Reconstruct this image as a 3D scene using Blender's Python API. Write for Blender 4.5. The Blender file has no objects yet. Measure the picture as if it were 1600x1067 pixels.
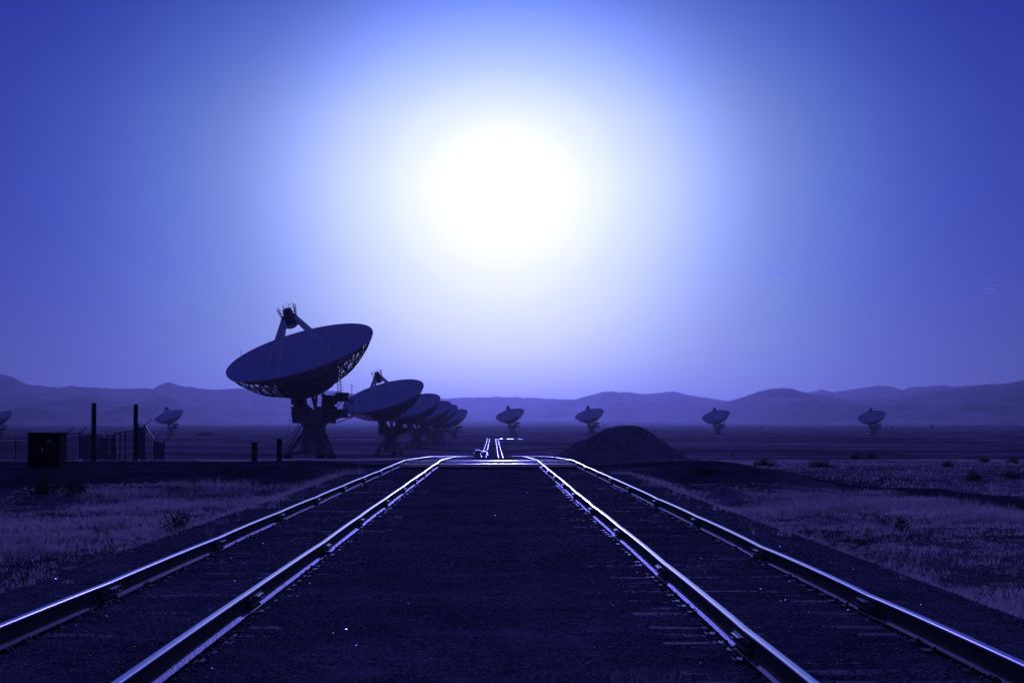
import bpy, math, random
import numpy as np
from mathutils import Vector, Matrix

SC = bpy.context.scene
COL = SC.collection
R = math.radians
random.seed(7)
rng = np.random.default_rng(7)

# ------------------------------------------------------------------ camera
F_PX, VPX, HOR = 2700.0, 770.0, 663.0          # focal length in photo pixels, track vanishing point, horizon
CAM_Z = 1.49
cam_d = bpy.data.cameras.new('camera')
cam_d.sensor_width = 36.0
cam_d.lens = 36.0 * F_PX / 1600.0
cam_d.clip_start = 0.1
cam_d.clip_end = 90000.0
cam = bpy.data.objects.new('camera', cam_d)
COL.objects.link(cam)
cam.location = (0, 0, CAM_Z)
cam.rotation_euler = (R(90) + math.atan((HOR - 533.5) / F_PX), 0, -math.atan((800 - VPX) / F_PX))
SC.camera = cam

# ------------------------------------------------------------------ sun and sky
SUN_AZ = math.atan((785 - VPX) / F_PX)          # from +Y towards +X
SUN_EL = math.atan((HOR - 290) / F_PX)
sun_dir = Vector((math.sin(SUN_AZ) * math.cos(SUN_EL), math.cos(SUN_AZ) * math.cos(SUN_EL), math.sin(SUN_EL)))
sl = bpy.data.lights.new('sun', 'SUN')
sl.energy = 1.4
sl.angle = R(0.6)
sl.color = (0.185, 0.18, 1.0)
sun = bpy.data.objects.new('sun', sl)
COL.objects.link(sun)
sun.rotation_euler = (-sun_dir).to_track_quat('-Z', 'Y').to_euler()
sun.location = (0, -20, 60)


def s2l(c):
    return tuple(((v / 255) / 12.92 if v / 255 <= 0.04045 else ((v / 255 + 0.055) / 1.055) ** 2.4) for v in c)


world = bpy.data.worlds.new('World')
SC.world = world
world.use_nodes = True
nt = world.node_tree
nt.nodes.clear()


def wn(t, **kw):
    n = nt.nodes.new(t)
    for k, v in kw.items():
        setattr(n, k, v)
    return n


sky = wn('ShaderNodeTexSky', sky_type='NISHITA')
sky.sun_disc = False
sky.sun_elevation = SUN_EL
sky.sun_rotation = SUN_AZ
sky.air_density = 1.0
sky.dust_density = 2.0
sky.altitude = 2100
bw = wn('ShaderNodeRGBToBW')
nt.links.new(sky.outputs[0], bw.inputs[0])
tint = wn('ShaderNodeMix', data_type='RGBA', blend_type='MULTIPLY')
tint.inputs[0].default_value = 1.0
nt.links.new(bw.outputs[0], tint.inputs[6])
low = wn('ShaderNodeValToRGB')                             # deep blue above, greyer in the dust near the horizon
for e, (p, c) in zip([low.color_ramp.elements[0], low.color_ramp.elements.new(0.06), low.color_ramp.elements.new(0.13), low.color_ramp.elements[-1]],
                     [(0.0, (0.085, 0.10, 0.34)), (0.06, (0.07, 0.092, 0.46)), (0.13, (0.056, 0.085, 0.60)), (1.0, (0.056, 0.085, 0.62))]):
    e.position = p
    e.color = (*c, 1)
tc0 = wn('ShaderNodeTexCoord')
sep0 = wn('ShaderNodeSeparateXYZ')
nt.links.new(tc0.outputs['Generated'], sep0.inputs[0])
nt.links.new(sep0.outputs['Z'], low.inputs[0])
nt.links.new(low.outputs[0], tint.inputs[7])
bg1 = wn('ShaderNodeBackground')
bg1.inputs[1].default_value = 0.045
nt.links.new(tint.outputs[2], bg1.inputs[0])
# hazy aureole round the sun: brightness falls with the angle from it, up to a raised tail
tc = wn('ShaderNodeTexCoord')
dot = wn('ShaderNodeVectorMath', operation='DOT_PRODUCT')
nrm = wn('ShaderNodeVectorMath', operation='NORMALIZE')
nt.links.new(tc.outputs['Generated'], nrm.inputs[0])
nt.links.new(nrm.outputs[0], dot.inputs[0])
dot.inputs[1].default_value = sun_dir
ac = wn('ShaderNodeMath', operation='ARCCOSINE')
nt.links.new(dot.outputs['Value'], ac.inputs[0])
dv = wn('ShaderNodeMath', operation='DIVIDE')
nt.links.new(ac.outputs[0], dv.inputs[0])
dv.inputs[1].default_value = math.pi
sq = wn('ShaderNodeMath', operation='POWER')
nt.links.new(dv.outputs[0], sq.inputs[0])
sq.inputs[1].default_value = 0.5
ramp = wn('ShaderNodeValToRGB')
AUREOLE = [(0, (1.7, 1.7, 2.4)), (1.6, (1.25, 1.25, 2.1)), (2.65, (1.02, 1.05, 1.8)), (3.3, (0.95, 1.0, 1.6)), (3.9, (0.84, 0.92, 1.4)), (5.5, (0.57, 0.67, 0.98)),
           (6.7, (0.38, 0.48, 0.66)), (7.5, (0.29, 0.38, 0.52)), (8.3, (0.215, 0.285, 0.41)), (9.15, (0.155, 0.22, 0.345)),
           (10.4, (0.098, 0.165, 0.29)), (12.4, (0.046, 0.082, 0.235)), (14.2, (0.027, 0.050, 0.205)), (16.4, (0.014, 0.028, 0.175)),
           (22, (0.018, 0.026, 0.16)), (35, (0.03, 0.034, 0.18)), (60, (0.04, 0.04, 0.2)), (180, (0.04, 0.04, 0.2))]  # wide-angle tail raised, out of view, to lift ambient light on the ground
els = ramp.color_ramp.elements
while len(els) < len(AUREOLE):
    els.new(0.5)
for e, (a, c) in zip(els, AUREOLE):
    e.position = math.sqrt(a / 180.0)
    e.color = (*[v / 2.5 for v in c], 1)
ramp.color_ramp.interpolation = 'B_SPLINE'
nt.links.new(sq.outputs[0], ramp.inputs[0])
bg2 = wn('ShaderNodeBackground')
bg2.inputs[1].default_value = 1.5
# the dusty layer that scatters the aureole thins out with height
sep = wn('ShaderNodeSeparateXYZ')
nt.links.new(nrm.outputs[0], sep.inputs[0])
thin = wn('ShaderNodeValToRGB')
THIN = [(0.0, (0.64, 0.59, 0.18)), (0.04, (0.62, 0.57, 0.30)), (0.09, (0.50, 0.50, 0.48)), (0.14, (0.485, 0.49, 0.50)), (0.175, (0.42, 0.44, 0.51)),
        (0.21, (0.28, 0.33, 0.50)), (0.25, (0.14, 0.205, 0.48)), (1.0, (0.16, 0.20, 0.50))]
while len(thin.color_ramp.elements) < len(THIN):
    thin.color_ramp.elements.new(0.5)
for e, (p, c) in zip(thin.color_ramp.elements, THIN):
    e.position = p
    e.color = (*c, 1)
nt.links.new(sep.outputs['Z'], thin.inputs[0])
mul = wn('ShaderNodeMix', data_type='RGBA', blend_type='MULTIPLY')
mul.inputs[0].default_value = 1.0
nt.links.new(ramp.outputs[0], mul.inputs[6])
nt.links.new(thin.outputs[0], mul.inputs[7])
bg2.inputs[1].default_value = 5.0
nt.links.new(mul.outputs[2], bg2.inputs[0])
add1 = wn('ShaderNodeAddShader')
nt.links.new(bg1.outputs[0], add1.inputs[0])
nt.links.new(bg2.outputs[0], add1.inputs[1])
out = wn('ShaderNodeOutputWorld')
nt.links.new(add1.outputs[0], out.inputs[0])

SC.view_settings.view_transform = 'Standard'
SC.view_settings.look = 'None'
SC.view_settings.exposure = 0.0
SC.view_settings.gamma = 1.0
SC.view_settings.use_curve_mapping = False
SC.render.engine = 'CYCLES'
SC.cycles.use_denoising = True
try:
    SC.cycles.denoiser = 'OPENIMAGEDENOISE'
except Exception:
    pass
SC.cycles.max_bounces = 5
SC.cycles.volume_bounces = 0
SC.cycles.sample_clamp_indirect = 4.0

# ------------------------------------------------------------------ materials


def mat(name, col, rough=0.8, metal=0.0, var=0.25, scale=4.0, bump=0.0, bscale=30.0, col2=None, spec=0.5, transl=0.0):
    m = bpy.data.materials.new(name)
    m.use_nodes = True
    t = m.node_tree
    b = t.nodes['Principled BSDF']
    b.inputs['Roughness'].default_value = rough
    b.inputs['Metallic'].default_value = metal
    b.inputs['Specular IOR Level'].default_value = spec
    co = t.nodes.new('ShaderNodeTexCoord')
    nz = t.nodes.new('ShaderNodeTexNoise')
    nz.inputs['Scale'].default_value = scale
    nz.inputs['Detail'].default_value = 6
    nz.inputs['Roughness'].default_value = 0.65
    t.links.new(co.outputs['Object'], nz.inputs['Vector'])
    rp = t.nodes.new('ShaderNodeValToRGB')
    c2 = col2 or tuple(v * (1 - var) for v in col)
    c1 = tuple(min(v * (1 + var), 1) for v in col) if col2 is None else col
    rp.color_ramp.elements[0].position = 0.32
    rp.color_ramp.elements[0].color = (*c2, 1)
    rp.color_ramp.elements[1].position = 0.68
    rp.color_ramp.elements[1].color = (*c1, 1)
    t.links.new(nz.outputs[0], rp.inputs[0])
    t.links.new(rp.outputs[0], b.inputs['Base Color'])
    if bump > 0:
        n2 = t.nodes.new('ShaderNodeTexNoise')
        n2.inputs['Scale'].default_value = bscale
        n2.inputs['Detail'].default_value = 4
        t.links.new(co.outputs['Object'], n2.inputs['Vector'])
        bp = t.nodes.new('ShaderNodeBump')
        bp.inputs['Strength'].default_value = bump
        bp.inputs['Distance'].default_value = 0.05
        t.links.new(n2.outputs[0], bp.inputs['Height'])
        t.links.new(bp.outputs[0], b.inputs['Normal'])
    if transl > 0:
        tr = t.nodes.new('ShaderNodeBsdfTranslucent')
        t.links.new(rp.outputs[0], tr.inputs[0])
        mx = t.nodes.new('ShaderNodeMixShader')
        mx.inputs[0].default_value = transl
        t.links.new(b.outputs[0], mx.inputs[1])
        t.links.new(tr.outputs[0], mx.inputs[2])
        t.links.new(mx.outputs[0], t.nodes['Material Output'].inputs[0])
    return m


M = {}
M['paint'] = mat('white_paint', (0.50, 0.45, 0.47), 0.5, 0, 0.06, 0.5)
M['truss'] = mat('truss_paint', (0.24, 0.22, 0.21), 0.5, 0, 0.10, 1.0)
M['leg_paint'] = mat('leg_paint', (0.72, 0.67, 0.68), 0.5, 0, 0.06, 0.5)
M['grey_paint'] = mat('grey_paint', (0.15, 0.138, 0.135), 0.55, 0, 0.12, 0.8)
M['dark_steel'] = mat('dark_steel', (0.10, 0.10, 0.10), 0.5, 0.4, 0.2, 2.0)
M['galv'] = mat('galvanised_steel', (0.45, 0.45, 0.46), 0.32, 0.9, 0.15, 6.0)
M['wire'] = mat('fence_wire', (0.12, 0.12, 0.12), 0.6, 0.3, 0.15, 6.0)
M['rail_top'] = mat('polished_rail', (0.58, 0.48, 0.62), 0.22, 1.0, 0.10, 9.0)
M['rail_far'] = mat('distant_rail', (0.42, 0.36, 0.45), 0.3, 1.0, 0.10, 9.0)
M['rail_side'] = mat('rusty_rail', (0.06, 0.042, 0.034), 0.7, 0.2, 0.4, 14.0, 0.2, 90, spec=0.3)
M['rail_foot'] = mat('rail_foot_steel', (0.065, 0.054, 0.054), 0.55, 0.5, 0.8, 1.6, 0.6, 40)
M['plate'] = mat('tie_plate_steel', (0.20, 0.17, 0.155), 0.42, 0.8, 0.5, 3.0, 0.15, 80)
M['tie'] = mat('weathered_tie', (0.12, 0.095, 0.082), 0.85, 0, 0.45, 8.0, 0.5, 40, spec=0.15)
M['stone'] = mat('ballast_stone', (0.25, 0.20, 0.185), 0.85, 0, 0.35, 3.0, spec=0.2)
M['shiny_stone'] = mat('shiny_stone', (0.22, 0.2, 0.2), 0.34, 0, 0.4, 3.0)
M['wood'] = mat('weathered_wood', (0.06, 0.045, 0.035), 0.85, 0, 0.4, 9.0, 0.4, 25)
M['cabinet'] = mat('dark_cabinet', (0.028, 0.022, 0.02), 0.8, 0.0, 0.25, 2.0, spec=0.15)
M['grass'] = mat('dry_grass', (0.82, 0.68, 0.60), 0.8, 0, 0.3, 0.6, col2=(0.38, 0.30, 0.27), transl=0.6)
M['leaf'] = mat('shrub_leaf', (0.07, 0.065, 0.035), 0.8, 0, 0.4, 5.0, transl=0.15)
M['weed'] = mat('pale_weed', (0.30, 0.29, 0.24), 0.8, 0, 0.4, 5.0, transl=0.4)
M['twig'] = mat('shrub_twig', (0.07, 0.05, 0.035), 0.9, 0, 0.3, 10.0)
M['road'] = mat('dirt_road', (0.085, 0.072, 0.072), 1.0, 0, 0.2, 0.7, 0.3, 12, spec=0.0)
M['pile'] = mat('gravel_pile', (0.27, 0.2, 0.165), 0.9, 0, 0.35, 3.0, 0.8, 9)
M['glint'] = mat('glint_road', (0.2, 0.17, 0.14), 0.3, 0, 0.3, 0.3, spec=0.35)
M['deck'] = mat('crossing_deck', (0.05, 0.043, 0.04), 0.95, 0, 0.3, 3.0, 0.3, 25, spec=0.1)
M['edge'] = mat('worn_steel_edge', (0.62, 0.61, 0.60), 0.25, 1.0, 0.2, 2.0, 0.05, 20)
M['mountain'] = mat('mountain_scrub', (0.10, 0.085, 0.06), 0.95, 0, 0.35, 0.002)
M['vehicle'] = mat('vehicle_paint', (0.06, 0.06, 0.065), 0.35, 0.1, 0.1, 1.0)
M['glass'] = mat('vehicle_glass', (0.35, 0.36, 0.38), 0.12, 0.6, 0.05, 1.0)
M['rubber'] = mat('tyre_rubber', (0.03, 0.03, 0.03), 0.8, 0, 0.1, 5.0)


def ground_material():
    m = bpy.data.materials.new('dry_plain')
    m.use_nodes = True
    t = m.node_tree
    b = t.nodes['Principled BSDF']
    b.inputs['Roughness'].default_value = 0.95
    b.inputs['Specular IOR Level'].default_value = 0.0
    co = t.nodes.new('ShaderNodeTexCoord')

    def noise(s, d=6, r=0.6):
        n = t.nodes.new('ShaderNodeTexNoise')
        n.inputs['Scale'].default_value = s
        n.inputs['Detail'].default_value = d
        n.inputs['Roughness'].default_value = r
        t.links.new(co.outputs['Object'], n.inputs['Vector'])
        return n

    def rampn(n, p0, p1, c0, c1):
        r = t.nodes.new('ShaderNodeValToRGB')
        r.color_ramp.elements[0].position = p0
        r.color_ramp.elements[1].position = p1
        r.color_ramp.elements[0].color = (*c0, 1)
        r.color_ramp.elements[1].color = (*c1, 1)
        t.links.new(n.outputs[0], r.inputs[0])
        return r
    a = rampn(noise(0.35, 8, 0.7), 0.35, 0.68, (0.26, 0.205, 0.18), (0.66, 0.53, 0.47))
    big = rampn(noise(0.006, 6, 0.7), 0.42, 0.58, (0.45, 0.45, 0.47), (1.4, 1.35, 1.3))
    mid = rampn(noise(0.05, 6, 0.7), 0.40, 0.62, (0.6, 0.58, 0.58), (1.15, 1.12, 1.05))
    mx = t.nodes.new('ShaderNodeMix')
    mx.data_type = 'RGBA'
    mx.blend_type = 'MULTIPLY'
    mx.inputs[0].default_value = 1
    t.links.new(a.outputs[0], mx.inputs[6])
    t.links.new(big.outputs[0], mx.inputs[7])
    m2 = t.nodes.new('ShaderNodeMix')
    m2.data_type = 'RGBA'
    m2.blend_type = 'MULTIPLY'
    m2.inputs[0].default_value = 1
    t.links.new(mx.outputs[2], m2.inputs[6])
    t.links.new(mid.outputs[0], m2.inputs[7])
    shade_at = t.nodes.new('ShaderNodeAttribute')
    shade_at.attribute_name = 'bank_shade'
    shade_col = rampn(noise(1.2, 8, 0.75), 0.35, 0.7, (0.065, 0.05, 0.046), (0.19, 0.148, 0.134))  # darker bank colour stands in for shade on its camera-facing slope
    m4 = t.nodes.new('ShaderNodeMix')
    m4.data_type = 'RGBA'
    t.links.new(shade_at.outputs['Fac'], m4.inputs[0])
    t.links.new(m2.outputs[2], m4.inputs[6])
    t.links.new(shade_col.outputs[0], m4.inputs[7])
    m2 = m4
    tone_at = t.nodes.new('ShaderNodeAttribute')
    tone_at.attribute_name = 'plain_tone'
    m5 = t.nodes.new('ShaderNodeMix')
    m5.data_type = 'RGBA'
    m5.blend_type = 'MULTIPLY'
    t.links.new(tone_at.outputs['Fac'], m5.inputs[0])
    t.links.new(m2.outputs[2], m5.inputs[6])
    m5.inputs[7].default_value = (0.88, 0.82, 0.88, 1)
    m2 = m5
    # dark ballast along the tracks, carried as a painted-on zone attribute (where the gravel lies)
    at = t.nodes.new('ShaderNodeAttribute')
    at.attribute_name = 'gravel'
    gr = rampn(noise(7.0, 8, 0.8), 0.35, 0.7, (0.13, 0.104, 0.097), (0.28, 0.226, 0.21))
    m3 = t.nodes.new('ShaderNodeMix')
    m3.data_type = 'RGBA'
    t.links.new(at.outputs['Fac'], m3.inputs[0])
    t.links.new(m2.outputs[2], m3.inputs[6])
    gm = t.nodes.new('ShaderNodeMix')
    gm.data_type = 'RGBA'
    gm.blend_type = 'MULTIPLY'
    gm.inputs[0].default_value = 1
    t.links.new(gr.outputs[0], gm.inputs[6])
    t.links.new(rampn(noise(0.55, 5, 0.6), 0.36, 0.64, (0.6, 0.58, 0.6), (1.45, 1.4, 1.45)).outputs[0], gm.inputs[7])
    t.links.new(gm.outputs[2], m3.inputs[7])
    t.links.new(m3.outputs[2], b.inputs['Base Color'])
    bp = t.nodes.new('ShaderNodeBump')
    bp.inputs['Strength'].default_value = 0.7
    bp.inputs['Distance'].default_value = 0.05
    t.links.new(noise(14.0, 6, 0.75).outputs[0], bp.inputs['Height'])
    t.links.new(bp.outputs[0], b.inputs['Normal'])
    return m


M['ground'] = ground_material()

# ------------------------------------------------------------------ mesh helpers


class MB:
    def __init__(s):
        s.v = []
        s.f = []
        s.m = []

    def add(s, vs, fs, mi=0):
        o = len(s.v)
        s.v.extend([tuple(p) for p in vs])
        s.f.extend([tuple(i + o for i in f) for f in fs])
        s.m.extend([mi] * len(fs))

    def box(s, lo, hi, mi=0, mtx=None, taper=None):
        x0, y0, z0 = lo
        x1, y1, z1 = hi
        vs = [Vector(p) for p in ((x0, y0, z0), (x1, y0, z0), (x1, y1, z0), (x0, y1, z0),
                                  (x0, y0, z1), (x1, y0, z1), (x1, y1, z1), (x0, y1, z1))]
        if taper:
            cx, cy = (x0 + x1) / 2, (y0 + y1) / 2
            for p in vs[4:]:
                p.x = cx + (p.x - cx) * taper
                p.y = cy + (p.y - cy) * taper
        if mtx is not None:
            vs = [mtx @ p for p in vs]
        s.add(vs, [(0, 3, 2, 1), (4, 5, 6, 7), (0, 1, 5, 4), (1, 2, 6, 5), (2, 3, 7, 6), (3, 0, 4, 7)], mi)

    def bar(s, a, b, w, h=None, up=(0, 0, 1), mi=0, w2=None, h2=None):
        a, b = Vector(a), Vector(b)
        h = h or w
        d = (b - a).normalized()
        u = Vector(up)
        if abs(d.dot(u)) > 0.97:
            u = Vector((1, 0, 0))
        x = d.cross(u).normalized()
        y = x.cross(d).normalized()
        vs = []
        for p, ww, hh in ((a, w, h), (b, w2 or w, h2 or h)):
            for sx, sy in ((-1, -1), (1, -1), (1, 1), (-1, 1)):
                vs.append(p + x * sx * ww / 2 + y * sy * hh / 2)
        s.add(vs, [(3, 2, 1, 0), (4, 5, 6, 7), (0, 1, 5, 4), (1, 2, 6, 5), (2, 3, 7, 6), (3, 0, 4, 7)], mi)

    def tube(s, a, b, r, n=6, mi=0, r2=None):
        a, b = Vector(a), Vector(b)
        d = (b - a).normalized()
        u = Vector((0, 0, 1)) if abs(d.z) < 0.95 else Vector((1, 0, 0))
        x = d.cross(u).normalized()
        y = x.cross(d)
        vs = []
        for p, rr in ((a, r), (b, r2 or r)):
            for k in range(n):
                t = 2 * math.pi * k / n
                vs.append(p + x * math.cos(t) * rr + y * math.sin(t) * rr)
        fs = [(k, (k + 1) % n, n + (k + 1) % n, n + k) for k in range(n)]
        fs += [tuple(range(n))[::-1], tuple(range(n, 2 * n))]
        s.add(vs, fs, mi)

    def lathe(s, prof, n=32, mtx=None, mi=0, cap0=False, cap1=False):
        vs = []
        for r, z in prof:
            for k in range(n):
                t = 2 * math.pi * k / n
                p = Vector((r * math.cos(t), r * math.sin(t), z))
                vs.append(mtx @ p if mtx is not None else p)
        fs = []
        for i in range(len(prof) - 1):
            for k in range(n):
                a, b = i * n + k, i * n + (k + 1) % n
                fs.append((a, b, b + n, a + n))
        if cap0:
            fs.append(tuple(range(n))[::-1])
        if cap1:
            o = (len(prof) - 1) * n
            fs.append(tuple(range(o, o + n)))
        s.add(vs, fs, mi)

    def mesh(s, name, mats, smooth=False):
        me = bpy.data.meshes.new(name)
        me.from_pydata(s.v, [], s.f)
        for m in (mats if isinstance(mats, (list, tuple)) else [mats]):
            me.materials.append(m)
        if len(set(s.m)) > 1:
            me.polygons.foreach_set('material_index', s.m)
        if smooth:
            me.polygons.foreach_set('use_smooth', [True] * len(me.polygons))
        me.update()
        return me

    def build(s, name, mats, parent=None, smooth=False, loc=None):
        return link(name, s.mesh(name, mats, smooth), parent, loc)


def link(name, me, parent=None, loc=None):
    o = bpy.data.objects.new(name, me)
    COL.objects.link(o)
    if parent is not None:
        o.parent = parent
    if loc is not None:
        o.location = loc
    return o


def tag(o, label=None, cat=None, group=None, kind=None):
    if label:
        o['label'] = label
    if cat:
        o['category'] = cat
    if group:
        o['group'] = group
    if kind:
        o['kind'] = kind
    return o


def empty(name, loc=(0, 0, 0)):
    o = bpy.data.objects.new(name, None)
    o.empty_display_size = 0.3
    o.location = loc
    COL.objects.link(o)
    return o


def copy_tree(o, parent=None):
    c = o.copy()
    COL.objects.link(c)
    c.parent = parent
    for ch in list(o.children):
        copy_tree(ch, c)
    return c


def np_mesh(name, verts, faces, material, smooth=False):
    """verts (n,3), faces (m,k) with constant k"""
    me = bpy.data.meshes.new(name)
    n, m, k = len(verts), len(faces), faces.shape[1]
    me.vertices.add(n)
    me.vertices.foreach_set('co', np.ascontiguousarray(verts, dtype=np.float32).ravel())
    me.loops.add(m * k)
    me.loops.foreach_set('vertex_index', np.ascontiguousarray(faces, dtype=np.int32).ravel())
    me.polygons.add(m)
    me.polygons.foreach_set('loop_start', np.arange(0, m * k, k, dtype=np.int32))
    me.polygons.foreach_set('loop_total', np.full(m, k, dtype=np.int32))
    if smooth:
        me.polygons.foreach_set('use_smooth', np.ones(m, dtype=bool))
    me.materials.append(material)
    me.update(calc_edges=True)
    me.validate()
    return me


# ------------------------------------------------------------------ terrain
_perm = np.random.default_rng(3).random((256, 256))


def vnoise(x, y):
    x, y = np.asarray(x, float), np.asarray(y, float)
    xi, yi = np.floor(x).astype(int), np.floor(y).astype(int)
    fx, fy = x - xi, y - yi
    fx, fy = fx * fx * (3 - 2 * fx), fy * fy * (3 - 2 * fy)
    g = lambda a, b: _perm[a % 256, b % 256]
    return ((g(xi, yi) * (1 - fx) + g(xi + 1, yi) * fx) * (1 - fy) + (g(xi, yi + 1) * (1 - fx) + g(xi + 1, yi + 1) * fx) * fy) * 2 - 1


def fbm(x, y, o=4):
    s, a = 0.0, 1.0
    for k in range(o):
        s = s + a * vnoise(np.asarray(x) * 2 ** k + 17.3 * k, np.asarray(y) * 2 ** k + 5.1 * k)
        a *= 0.5
    return s


def sstep(v, a, b):
    t = np.clip((np.asarray(v, float) - a) / (b - a), 0, 1)
    return t * t * (3 - 2 * t)


LEFT_Y = [-200, 54, 58, 65, 74, 90, 105, 150, 200, 286, 400, 519, 712, 900, 1200, 1500, 2500, 4000, 8000, 12000, 30000]
LEFT_Z = [-1.0, -1.0, -0.8, -0.09, -0.09, -0.45, -0.75, -1.6, -2.6, -4.4, -6.3, -7.9, -8.4, -9.0, -8.6, -8.2, -8.0, -6.0, 0.0, 25, 60]
RIGHT_Y = [-200, 60, 90, 105, 150, 200, 286]
RIGHT_Z = [-1.0, -0.98, -0.95, -1.0, -1.7, -2.6, -4.4]
TRK_Y = [-200, 73, 100, 150, 196, 240, 286, 400, 517, 700, 1170, 1500, 2500, 30000]
TRK_Z = [0.0, 0.0, -0.36, -1.26, -2.1, -3.4, -4.8, -7.1, -9.0, -9.2, -8.4, -8.0, -7.8, -7.8]   # top of rail


def rail_z(y):
    return np.interp(y, TRK_Y, TRK_Z)


def ground(x, y, bumps=True):
    x, y = np.asarray(x, float), np.asarray(y, float)
    zl = np.interp(y, LEFT_Y, LEFT_Z)
    zr = np.where(y > 286, zl, np.interp(y, RIGHT_Y, RIGHT_Z))
    w = sstep(x, 9.0, 15.0)
    side = zl * (1 - w) + zr * w
    k = sstep(y, 110, 260)
    a, b = 4.75 + 3.5 * k, 6.7 + 18 * k
    ax = np.abs(x + 0.15)
    tw = 1 - np.clip((ax - a) / (b - a), 0, 1)
    tw = tw * (1 - sstep(y, 1300, 2200))
    bed = rail_z(y) - 0.197
    z = side * (1 - tw) + bed * tw
    if bumps:
        off = np.clip((ax - 4.6) / 2.5, 0, 1)
        near = 1 - sstep(y, 120, 500)
        z = z + off * (near * (0.045 * fbm(x * 0.35, y * 0.35) + 0.03 * fbm(x * 1.7, y * 1.7, 3))
                       + sstep(y, 60, 200) * 0.22 * fbm(x * 0.03, y * 0.03) * sstep(ax, 8, 25))
        z = z + (1 - off) * 0.008 * fbm(x * 2.0, y * 2.0, 3)
    return z


def gz(x, y):
    return float(ground(x, y))


def at_px(px, py, dmin=6, dmax=6000):
    """ground point seen at a photo pixel"""
    lo = None
    for Y in np.geomspace(dmin, dmax, 1500):
        X = (px - VPX) / F_PX * Y
        if CAM_Z + (HOR - py) / F_PX * Y <= gz(X, Y):
            return X, float(Y)
    return (px - VPX) / F_PX * dmax, dmax


def build_terrain():
    pos = list(np.arange(0, 12.01, 0.4))
    while pos[-1] < 16000:
        pos.append(pos[-1] * 1.075 + 0.1)
    pos = np.array(pos)
    xs = np.concatenate([-pos[:0:-1], pos])
    ys = list(np.arange(-180, 0, 6.0)) + list(np.arange(0, 120, 0.45))
    while ys[-1] < 27000:
        ys.append(ys[-1] * 1.022)
    ys = np.array(ys)
    X, Y = np.meshgrid(xs, ys)
    Z = ground(X, Y)
    nr, nc = X.shape
    v = np.stack([X, Y, Z], -1).reshape(-1, 3)
    idx = np.arange(nr * nc).reshape(nr, nc)
    f = np.stack([idx[:-1, :-1], idx[:-1, 1:], idx[1:, 1:], idx[1:, :-1]], -1).reshape(-1, 4)
    me = np_mesh('ground', v, f, M['ground'], True)
    edge = 4.9 + 0.5 * vnoise(Y * 0.7, X * 0 + 3) + 0.35 * vnoise(X * 2, Y * 2)
    g = 1 - sstep(np.abs(X + 0.15), edge - 0.2, edge + 2.0)
    g = g * (1 - sstep(Y, 1200, 1600))
    wob = 1.6 * fbm(X * 0.25, Y * 0.25, 3)
    berm = sstep(Y + wob, 54, 60) * (1 - sstep(Y, 73, 76)) * (1 - sstep(X + wob, 8.5, 13))  # bank zone whose shade is painted into the ground colour
    plain_tone = sstep(Y + 25 * fbm(X * 0.02, Y * 0.01, 3), 95, 200) * (1 - 0.9 * sstep(Y, 1600, 4500))  # plain toned darker beyond the crossing, fading out with distance
    at = me.attributes.new('plain_tone', 'FLOAT', 'POINT')
    at.data.foreach_set('value', plain_tone.ravel().astype(np.float32))
    at = me.attributes.new('bank_shade', 'FLOAT', 'POINT')
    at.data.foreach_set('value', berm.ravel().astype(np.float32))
    at = me.attributes.new('gravel', 'FLOAT', 'POINT')
    at.data.foreach_set('value', g.ravel().astype(np.float32))
    o = link('ground', me)
    tag(o, kind='structure')


build_terrain()

# ------------------------------------------------------------------ mountains


def mountain(name, pts, D, seed, front=2600, back=2200):
    px = np.array([p[0] for p in pts], float)
    py = np.array([p[1] for p in pts], float)
    ext = 900
    xs = np.linspace(px[0] - ext * 0.15, px[-1] + ext * 0.15, 1100)
    yv = np.interp(xs, px, py)
    kern = np.array([1, 2, 3, 2, 1.0])
    yv = np.convolve(np.pad(yv, 2, mode='edge'), kern / kern.sum(), 'valid')
    fade = np.minimum(sstep(xs, px[0] - ext * 0.15, px[0]), 1 - sstep(xs, px[-1], px[-1] + ext * 0.15))
    Xc = (xs - VPX) / F_PX * D
    Hc = CAM_Z + (HOR - yv) / F_PX * D
    Hc = Hc + 0.012 * D / 100 * fbm(xs * 0.12 + seed, xs * 0 + seed, 4) * 1.6
    Hc = Hc + D / F_PX * (0.55 * fbm(xs * 0.11 + seed, xs * 0 + 2 * seed, 3) + 0.28 * fbm(xs * 0.6 + seed, xs * 0 + seed, 3))
    Hc = Hc * fade - 20 * (1 - fade)
    rows = []
    T = np.concatenate([np.linspace(-1, 0, 26), np.linspace(0, 1, 12)[1:]])
    for t in T:
        Yd = D + (t * front if t < 0 else t * back)
        fall = (1 - abs(t)) ** 1.25
        base = np.interp(Yd, LEFT_Y, LEFT_Z) - 6
        n = fbm(Xc / 500 + seed, np.full_like(Xc, Yd / 900 + seed), 5)
        n2 = fbm(Xc / 130 + seed, np.full_like(Xc, Yd / 260 + seed), 3)
        mask = abs(t) * (1 - abs(t)) * 4
        h = base + (Hc - base) * fall * (1 - 0.0 * mask) + mask * (n * 0.16 + n2 * 0.05) * np.maximum(Hc, 30)
        # keep the slope in front below the crest line as seen from the plain
        if t < 0:
            h = np.minimum(h, CAM_Z + (Hc - CAM_Z) * Yd / D - 2 * abs(t))
        rows.append(np.stack([Xc, np.full_like(Xc, Yd), h], -1))
    V = np.stack(rows)
    nr, nc = V.shape[:2]
    idx = np.arange(nr * nc).reshape(nr, nc)
    f = np.stack([idx[:-1, :-1], idx[:-1, 1:], idx[1:, 1:], idx[1:, :-1]], -1).reshape(-1, 4)
    o = link(name, np_mesh(name, V.reshape(-1, 3), f, M['mountain'], True))
    return tag(o, kind='structure')


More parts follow.
